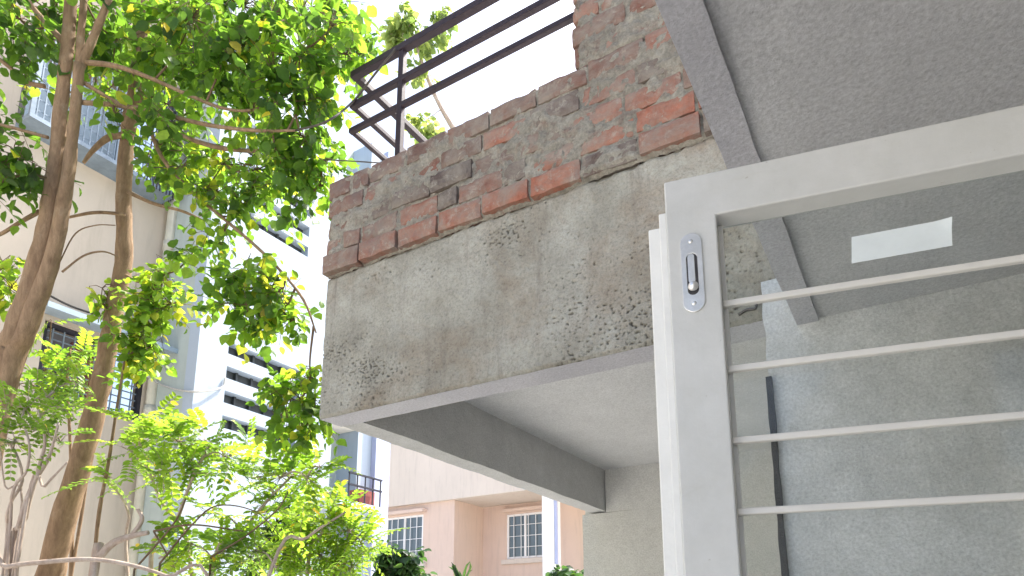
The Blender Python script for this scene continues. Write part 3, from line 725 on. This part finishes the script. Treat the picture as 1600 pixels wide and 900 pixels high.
# --- tree B
dB=4.15
pB=path([(62,980),(95,830),(128,715),(158,600),(180,480),(194,400),(193,310),(199,215),(212,130),(222,30),(228,-120),(240,-280)],dB)
fB=foot(pB[1],pB[0],-.05)
tB=Tree('leaning_tree',(fB.x,fB.y,0),'slender brown tree leaning right, second trunk from the left, sun on its right side','tree','trees beside the balcony')
tB.stem([fB]+pB,[.10,.082,.073,.064,.057,.052,.047,.045,.041,.038,.035,.029,.02])
tB.stem(path([(199,300),(240,318),(285,330),(320,346)],4.1),[.012,.010,.009,.006],False)
tB.stem(path([(205,210),(170,215),(145,235),(130,255)],4.1),[.022,.02,.015,.01],False)
tB.stem(path([(195,335),(150,332),(105,340)],4.05),[.011,.01,.008],False)
brc=path([(300,300),(345,338),(400,385),(440,425),(475,470),(494,520)],[4.0,3.9,3.7,3.6,3.5,3.45]); tB.stem(path([(212,130),(250,240),(300,300)],[4.15,4.1,4.0])+brc[1:],[.014,.012,.010,.010,.009,.008,.007,.004],False)
tB.stem(path([(196,430),(215,440),(235,442)],4.1),[.010,.008,.005],False)
tB.stem(path([(195,560),(182,640),(170,720),(155,800),(147,880),(140,980)],3.95),[.006,.008,.0095,.011,.012,.013],False)
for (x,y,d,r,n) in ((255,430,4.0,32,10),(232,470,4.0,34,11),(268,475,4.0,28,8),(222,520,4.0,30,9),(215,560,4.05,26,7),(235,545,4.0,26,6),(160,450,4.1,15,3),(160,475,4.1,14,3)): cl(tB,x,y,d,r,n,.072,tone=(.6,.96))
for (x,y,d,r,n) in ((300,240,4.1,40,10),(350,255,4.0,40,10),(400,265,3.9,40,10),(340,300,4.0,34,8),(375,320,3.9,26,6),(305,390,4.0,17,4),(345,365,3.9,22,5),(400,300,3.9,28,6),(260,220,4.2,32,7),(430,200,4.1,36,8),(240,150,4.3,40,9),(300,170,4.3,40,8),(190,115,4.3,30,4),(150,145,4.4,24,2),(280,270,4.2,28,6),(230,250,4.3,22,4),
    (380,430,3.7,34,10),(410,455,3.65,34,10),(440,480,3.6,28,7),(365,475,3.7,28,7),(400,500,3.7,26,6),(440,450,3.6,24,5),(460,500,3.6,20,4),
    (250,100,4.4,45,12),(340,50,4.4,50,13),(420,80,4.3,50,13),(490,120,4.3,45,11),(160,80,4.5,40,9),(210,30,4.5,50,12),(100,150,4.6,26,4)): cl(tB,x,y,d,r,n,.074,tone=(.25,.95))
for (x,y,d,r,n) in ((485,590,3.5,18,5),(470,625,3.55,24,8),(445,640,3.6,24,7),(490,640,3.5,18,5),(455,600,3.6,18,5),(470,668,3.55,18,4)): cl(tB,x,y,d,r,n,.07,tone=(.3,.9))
for i in range(4): cl(tB,random.uniform(0,500),random.uniform(-180,-25),random.uniform(4.2,5.0),60,10,.085,tone=(.1,.8))
tB.done()
# --- feathery shrub along the bottom
def shrub(name,label,base_px,dep,stems,lm,bm,cat='shrub',group='shrubs along the foot of the apartment block'):
    p=at(*base_px,dep); b0=Vector((p.x,p.y,0)); t=Tree(name,b0,label,cat,group,lm,bm)
    for pp,dd,rr in stems:
        q=path(pp,dd); t.stem([b0+Vector((random.uniform(-.1,.1),random.uniform(-.1,.1),-.03))]+q,[rr*1.5]+[rr*(1-.7*i/len(q)) for i in range(len(q))],True,8)
    return t
t=shrub('feathery_shrub','feathery lime green shrub with pinnate leaves below the louvred tower','330 900'.split() and (330,900),3.9,
  [([(235,900),(270,830),(300,750),(330,690)],3.9,.014),([(330,900),(380,830),(420,780),(460,740)],3.8,.012),([(300,900),(250,780),(220,700),(215,660)],4.0,.012),([(420,900),(480,840),(540,800)],3.7,.011),([(200,900),(200,800),(160,740)],4.0,.010)],'leaflime','bark2')
for (x,y,d,r,n) in ((240,670,4.0,32,8),(280,690,3.95,34,9),(320,690,3.9,28,7),(215,710,4.0,28,6),(255,740,3.9,32,7),(310,730,3.9,30,7),(355,715,3.85,24,5),(165,745,4.0,22,4),(400,745,3.8,28,6),(440,745,3.75,30,8),(480,745,3.7,26,6),(500,730,3.7,18,3),(390,700,3.9,14,2),
    (420,800,3.8,34,6),(330,800,3.8,28,4),(300,850,3.8,30,6),(345,865,3.75,34,8),(400,860,3.7,36,9),(270,880,3.8,28,6)): t.pinnate(at(x,y,d),r*d/F,n,.24,.05,(.1,.95),7,.55)
t.done()
t=shrub('lime_shrub','bright lime shrub with long feathery fronds at the bottom beside the pink house','490 900'.split() and (500,930),4.55,
  [([(480,900),(500,840),(520,790)],4.55,.013),([(520,910),(550,850),(570,830)],4.55,.009),([(460,900),(450,860),(440,830)],4.6,.009)],'leaflime','bark2')
for (x,y,d,r,n) in ((470,830,4.55,34,9),(510,820,4.55,32,10),(545,830,4.5,26,8),(540,790,4.55,20,5),(565,850,4.5,20,6),(500,870,4.55,36,12),(450,870,4.6,32,9),(550,885,4.5,28,8),(430,900,4.6,28,6),(525,920,4.55,40,8)): t.pinnate(at(x,y,d),r*d/F,n,.29,.056,(.3,.95),9,.42)
t.done()
t=shrub('dark_shrub','dark green bushy shrub deep among the lime fronds','455 900'.split() and (455,900),5.0,
  [([(450,900),(452,850),(455,800)],5.0,.014),([(470,900),(440,840),(430,800)],5.0,.012)],'leafdark','bark')
for (x,y,d,r,n) in ((455,800,5.0,30,14),(440,830,5.0,30,12),(470,830,5.0,26,10),(420,850,5.0,26,9),(390,880,4.9,28,8)): t.broad(at(x,y,d),r*d/F,n,.07,(.1,.9))
t.done()
# --- bare pale shrub bottom left
t=shrub('pale_stem_shrub','shrub with bare whitish stems and small leaves at the bottom left corner','20 900'.split() and (22,930),3.4,
  [([(14,900),(30,820),(50,760),(76,715),(92,660)],3.4,.014),([(24,900),(42,800),(58,740),(70,690),(60,640)],3.4,.013),([(5,900),(12,800),(35,750),(20,700),(-10,680)],3.42,.010),([(12,880),(20,770),(42,735),(45,690),(30,650)],3.38,.009),([(40,800),(70,760),(105,722)],3.38,.008),([(30,830),(8,760),(0,700)],3.4,.006)],'leaflime','bark2')
for (x,y,d,r,n) in ((40,640,3.5,28,6),(75,620,3.5,28,6),(105,640,3.5,22,4),(60,670,3.45,28,5),(25,690,3.4,22,4),(95,690,3.45,20,3),(10,640,3.5,22,4),(120,600,3.6,20,3)): t.pinnate(at(x,y,d),r*d/F,n,.16,.034,(.05,.7),6,.6)
t.done()
t=shrub('fern_leaved_shrub','green shrub with drooping fern like leaves before the dark grilled window','110 900'.split() and (112,940),4.6,
  [([(112,860),(110,700),(105,600),(110,545)],4.6,.013),([(118,860),(140,700),(140,560)],4.6,.011)],'leaf','bark')
for (x,y,d,r,n) in ((100,560,4.6,22,3),(130,555,4.6,22,3),(75,560,4.6,18,2),(145,585,4.6,18,2),(60,610,4.6,22,3),(110,600,4.6,24,3),(80,500,4.6,14,1),(30,600,4.6,22,5),(70,580,4.6,26,4)): t.pinnate(at(x,y,d),r*d/F,n,.30,.06,(.3,.9),8,.42,up=-.1)
t.done()
# pruned stump limb and arching stem
m=MB(); p=path([(146,900),(158,868),(178,848),(205,838),(232,832)],3.6); pb=Vector((p[0].x,p[0].y,0))
m.tube([pb,p[0]]+p[1:],[.03,.024,.022,.02,.016,.012],9,True,.1)
m.tube([p[3],p[3]+(at(222,812,3.6)-p[3])*1.0,at(215,795,3.6)],[.012,.012,.009],7,True,.1)
tag(m.build('pruned_stem',M['bark2'],smooth=True),'pale pruned branch stub curving right near the leaning trunk base','branch')
m=MB(); p=path([(-40,905),(10,886),(70,878),(140,874),(200,882),(260,900),(330,935)],3.3); m.tube([Vector((p[0].x-.3,p[0].y-.1,0))]+p+[Vector((p[-1].x+.2,p[-1].y,0))],[.014,.013,.012,.0125,.012,.011,.009,.008,.007],8,True,.08)
tag(m.build('arching_stem',M['bark2'],smooth=True),'thin brown stem arching low across the bottom left corner','branch')
# bare twigs in the lower middle
m=MB()
for pp in ([(250,880),(300,820),(340,790),(400,800),(440,840)],[(210,890),(270,820),(290,780)],[(330,870),(380,840),(430,800),(450,770)],[(240,830),(300,820),(380,830)]):
    m.tube(path(pp,3.6),[.006,.005,.004,.003,.002][:len(pp)],6,True,.1)
p0=at(250,880,3.6); m.tube([(p0.x,p0.y,0),p0],[.009,.006],6,False); p1=at(330,870,3.6); m.tube([(p1.x,p1.y,0),p1],[.008,.006],6,False); p1=at(210,890,3.6); m.tube([(p1.x,p1.y,0),p1],[.008,.006],6,False); p1=at(240,830,3.6); m.tube([at(262,868,3.6),p1],[.004,.005],6,False)
tag(m.build('bare_sapling',M['twig'],smooth=True),'leafless tangle of thin dark twigs among the lime shrubs','sapling')
# plants before the pink house
def small_plant(px,dep,label,lm,cl_):
    p=at(*px,dep); t=Tree('garden_plant',(p.x,p.y,0),label,'plant','garden plants before the pink house',lm,'bark')
    t.stem([Vector((p.x,p.y,-.02)),Vector((p.x,p.y,p.z*.5)),p],[.05,.035,.02],True,8)
    for (x,y,r,n) in cl_: t.broad(at(x,y,dep),r*dep/F,n,.13,(.1,.9))
    t.done()
small_plant((622,895),9.,'grey green bush in front of the left window of the pink house','leafdark',((612,865,14,14),(635,872,14,14),(622,890,18,20),(645,890,12,9),(605,895,12,9),(635,905,20,16)))
small_plant((885,905),9.,'dark spiky bush at the foot of the white column','leafdark',((878,893,9,7),(890,898,10,8),(868,900,8,5)))
t=Tree('palm_plant',tuple(Vector((at(720,940,9).x,at(720,940,9).y,0))),'small palm with arching blades under the pink recess','plant','garden plants before the pink house','leafdark','bark')
c=at(722,915,9.); t.stem([Vector((c.x,c.y,-.02)),c],[.06,.04],True,8)
for i in range(9):
    a=random.uniform(0,6.28); d=Vector((math.cos(a)*.55,math.sin(a)*.55,1)).normalized(); L=random.uniform(.2,.36)
    leaf(t.cr,c,d,rv(),L,.05,random.random(),.05)
t.done()
# sun bleached tree beyond the railing
bp=at(980,800,9.); t=Tree('far_tree',(bp.x,bp.y,0),'pale sun bleached tree beyond the railing, seen between its rails','tree',None,'leafpale','bark2')
t.stem([Vector((bp.x,bp.y,0)),at(960,560,9.),at(800,330,9.),at(690,170,9.),at(640,40,9.)],[.12,.09,.06,.03,.015],True,8)
for (x,y,r,n) in ((615,45,16,8),(640,25,18,9),(665,60,20,8),(650,115,14,6),(690,20,16,5),(655,195,12,7),(678,205,10,6),(690,50,14,4),(625,70,10,4)): t.broad(at(x,y,9.),r*9./F,n,.13,(0,1))
t.done()
# cables
M['palecable']=plain('sun_faded_cable',(.42,.41,.38),.6,0,.2,20,.0005,80)
def cable(pts,r,label):
    m=MB(); m.tube(pts,r,6,True); tag(m.build('cable',M['palecable' if 'pale' in label else 'cable'],smooth=True),label,'cable','cables strung from the trees')
cable(path([(240,262),(330,257),(420,256),(500,250)],[4.1,4.0,3.9,3.6])+[Vector((-2.252,YR+.25,zr[2]-.02))],.0035,'thin straight cable crossing the leaves to the lowest rail')
cable(path([(462,204),(510,190)],[3.45,3.3])+[Vector((-2.23,YR-.024,zr[1]+.0)),Vector((-2.08,YR-.028,zr[1]+.09)),Vector((-1.95,YR-.03,zr[0]-.02))],.006,'slack dark cable rising to the top rail of the railing')
cable([onX(60,452,XC+.02),onX(110,478,XC+.25),onX(165,496,XC+.02)],.012,'short dark cable hanging on the cream wall between the trunks')
cable([onX(214,575,XC+.02),onX(250,600,XC+.3),onX(300,612,XC+.9),onX(345,606,XT+.02),onX(352,590,XT+.02)],.012,'pale sagging cable from the rain pipe to the louvres')
# ---------------------------------------------------------------- camera, light
cam=bpy.data.cameras.new('camera'); co=bpy.data.objects.new('camera',cam); COL.objects.link(co)
cam.sensor_fit='HORIZONTAL'; cam.sensor_width=36; cam.lens=36*F/1600; cam.shift_y=317/1600
cam.clip_start=.02; cam.clip_end=1000
co.location=E0; co.rotation_euler=(R(90)+TH,0,AZ); S.camera=co
sl=bpy.data.lights.new('sun','SUN'); sl.energy=4.8; sl.angle=R(.53); sl.color=(1,.965,.90)
so=bpy.data.objects.new('sun',sl); COL.objects.link(so); so.rotation_euler=SUN.to_track_quat('Z','Y').to_euler()
w=bpy.data.worlds.new('World'); S.world=w; w.use_nodes=True; nt=w.node_tree; bg=nt.nodes['Background']
sk=nt.nodes.new('ShaderNodeTexSky'); sk.sky_type='NISHITA'; sk.sun_disc=False; sk.sun_elevation=R(61); sk.sun_rotation=math.atan2(SUN.x,SUN.y)
sk.air_density=1; sk.dust_density=4; sk.ozone_density=1
nt.links.new(sk.outputs[0],bg.inputs[0]); bg.inputs[1].default_value=.15
S.render.engine='CYCLES'
v=S.view_settings; v.view_transform='Standard'; v.look='None'; v.gamma=1; v.exposure=1.53; v.use_curve_mapping=False
S.cycles.max_bounces=10; S.cycles.diffuse_bounces=6; S.cycles.transparent_max_bounces=12
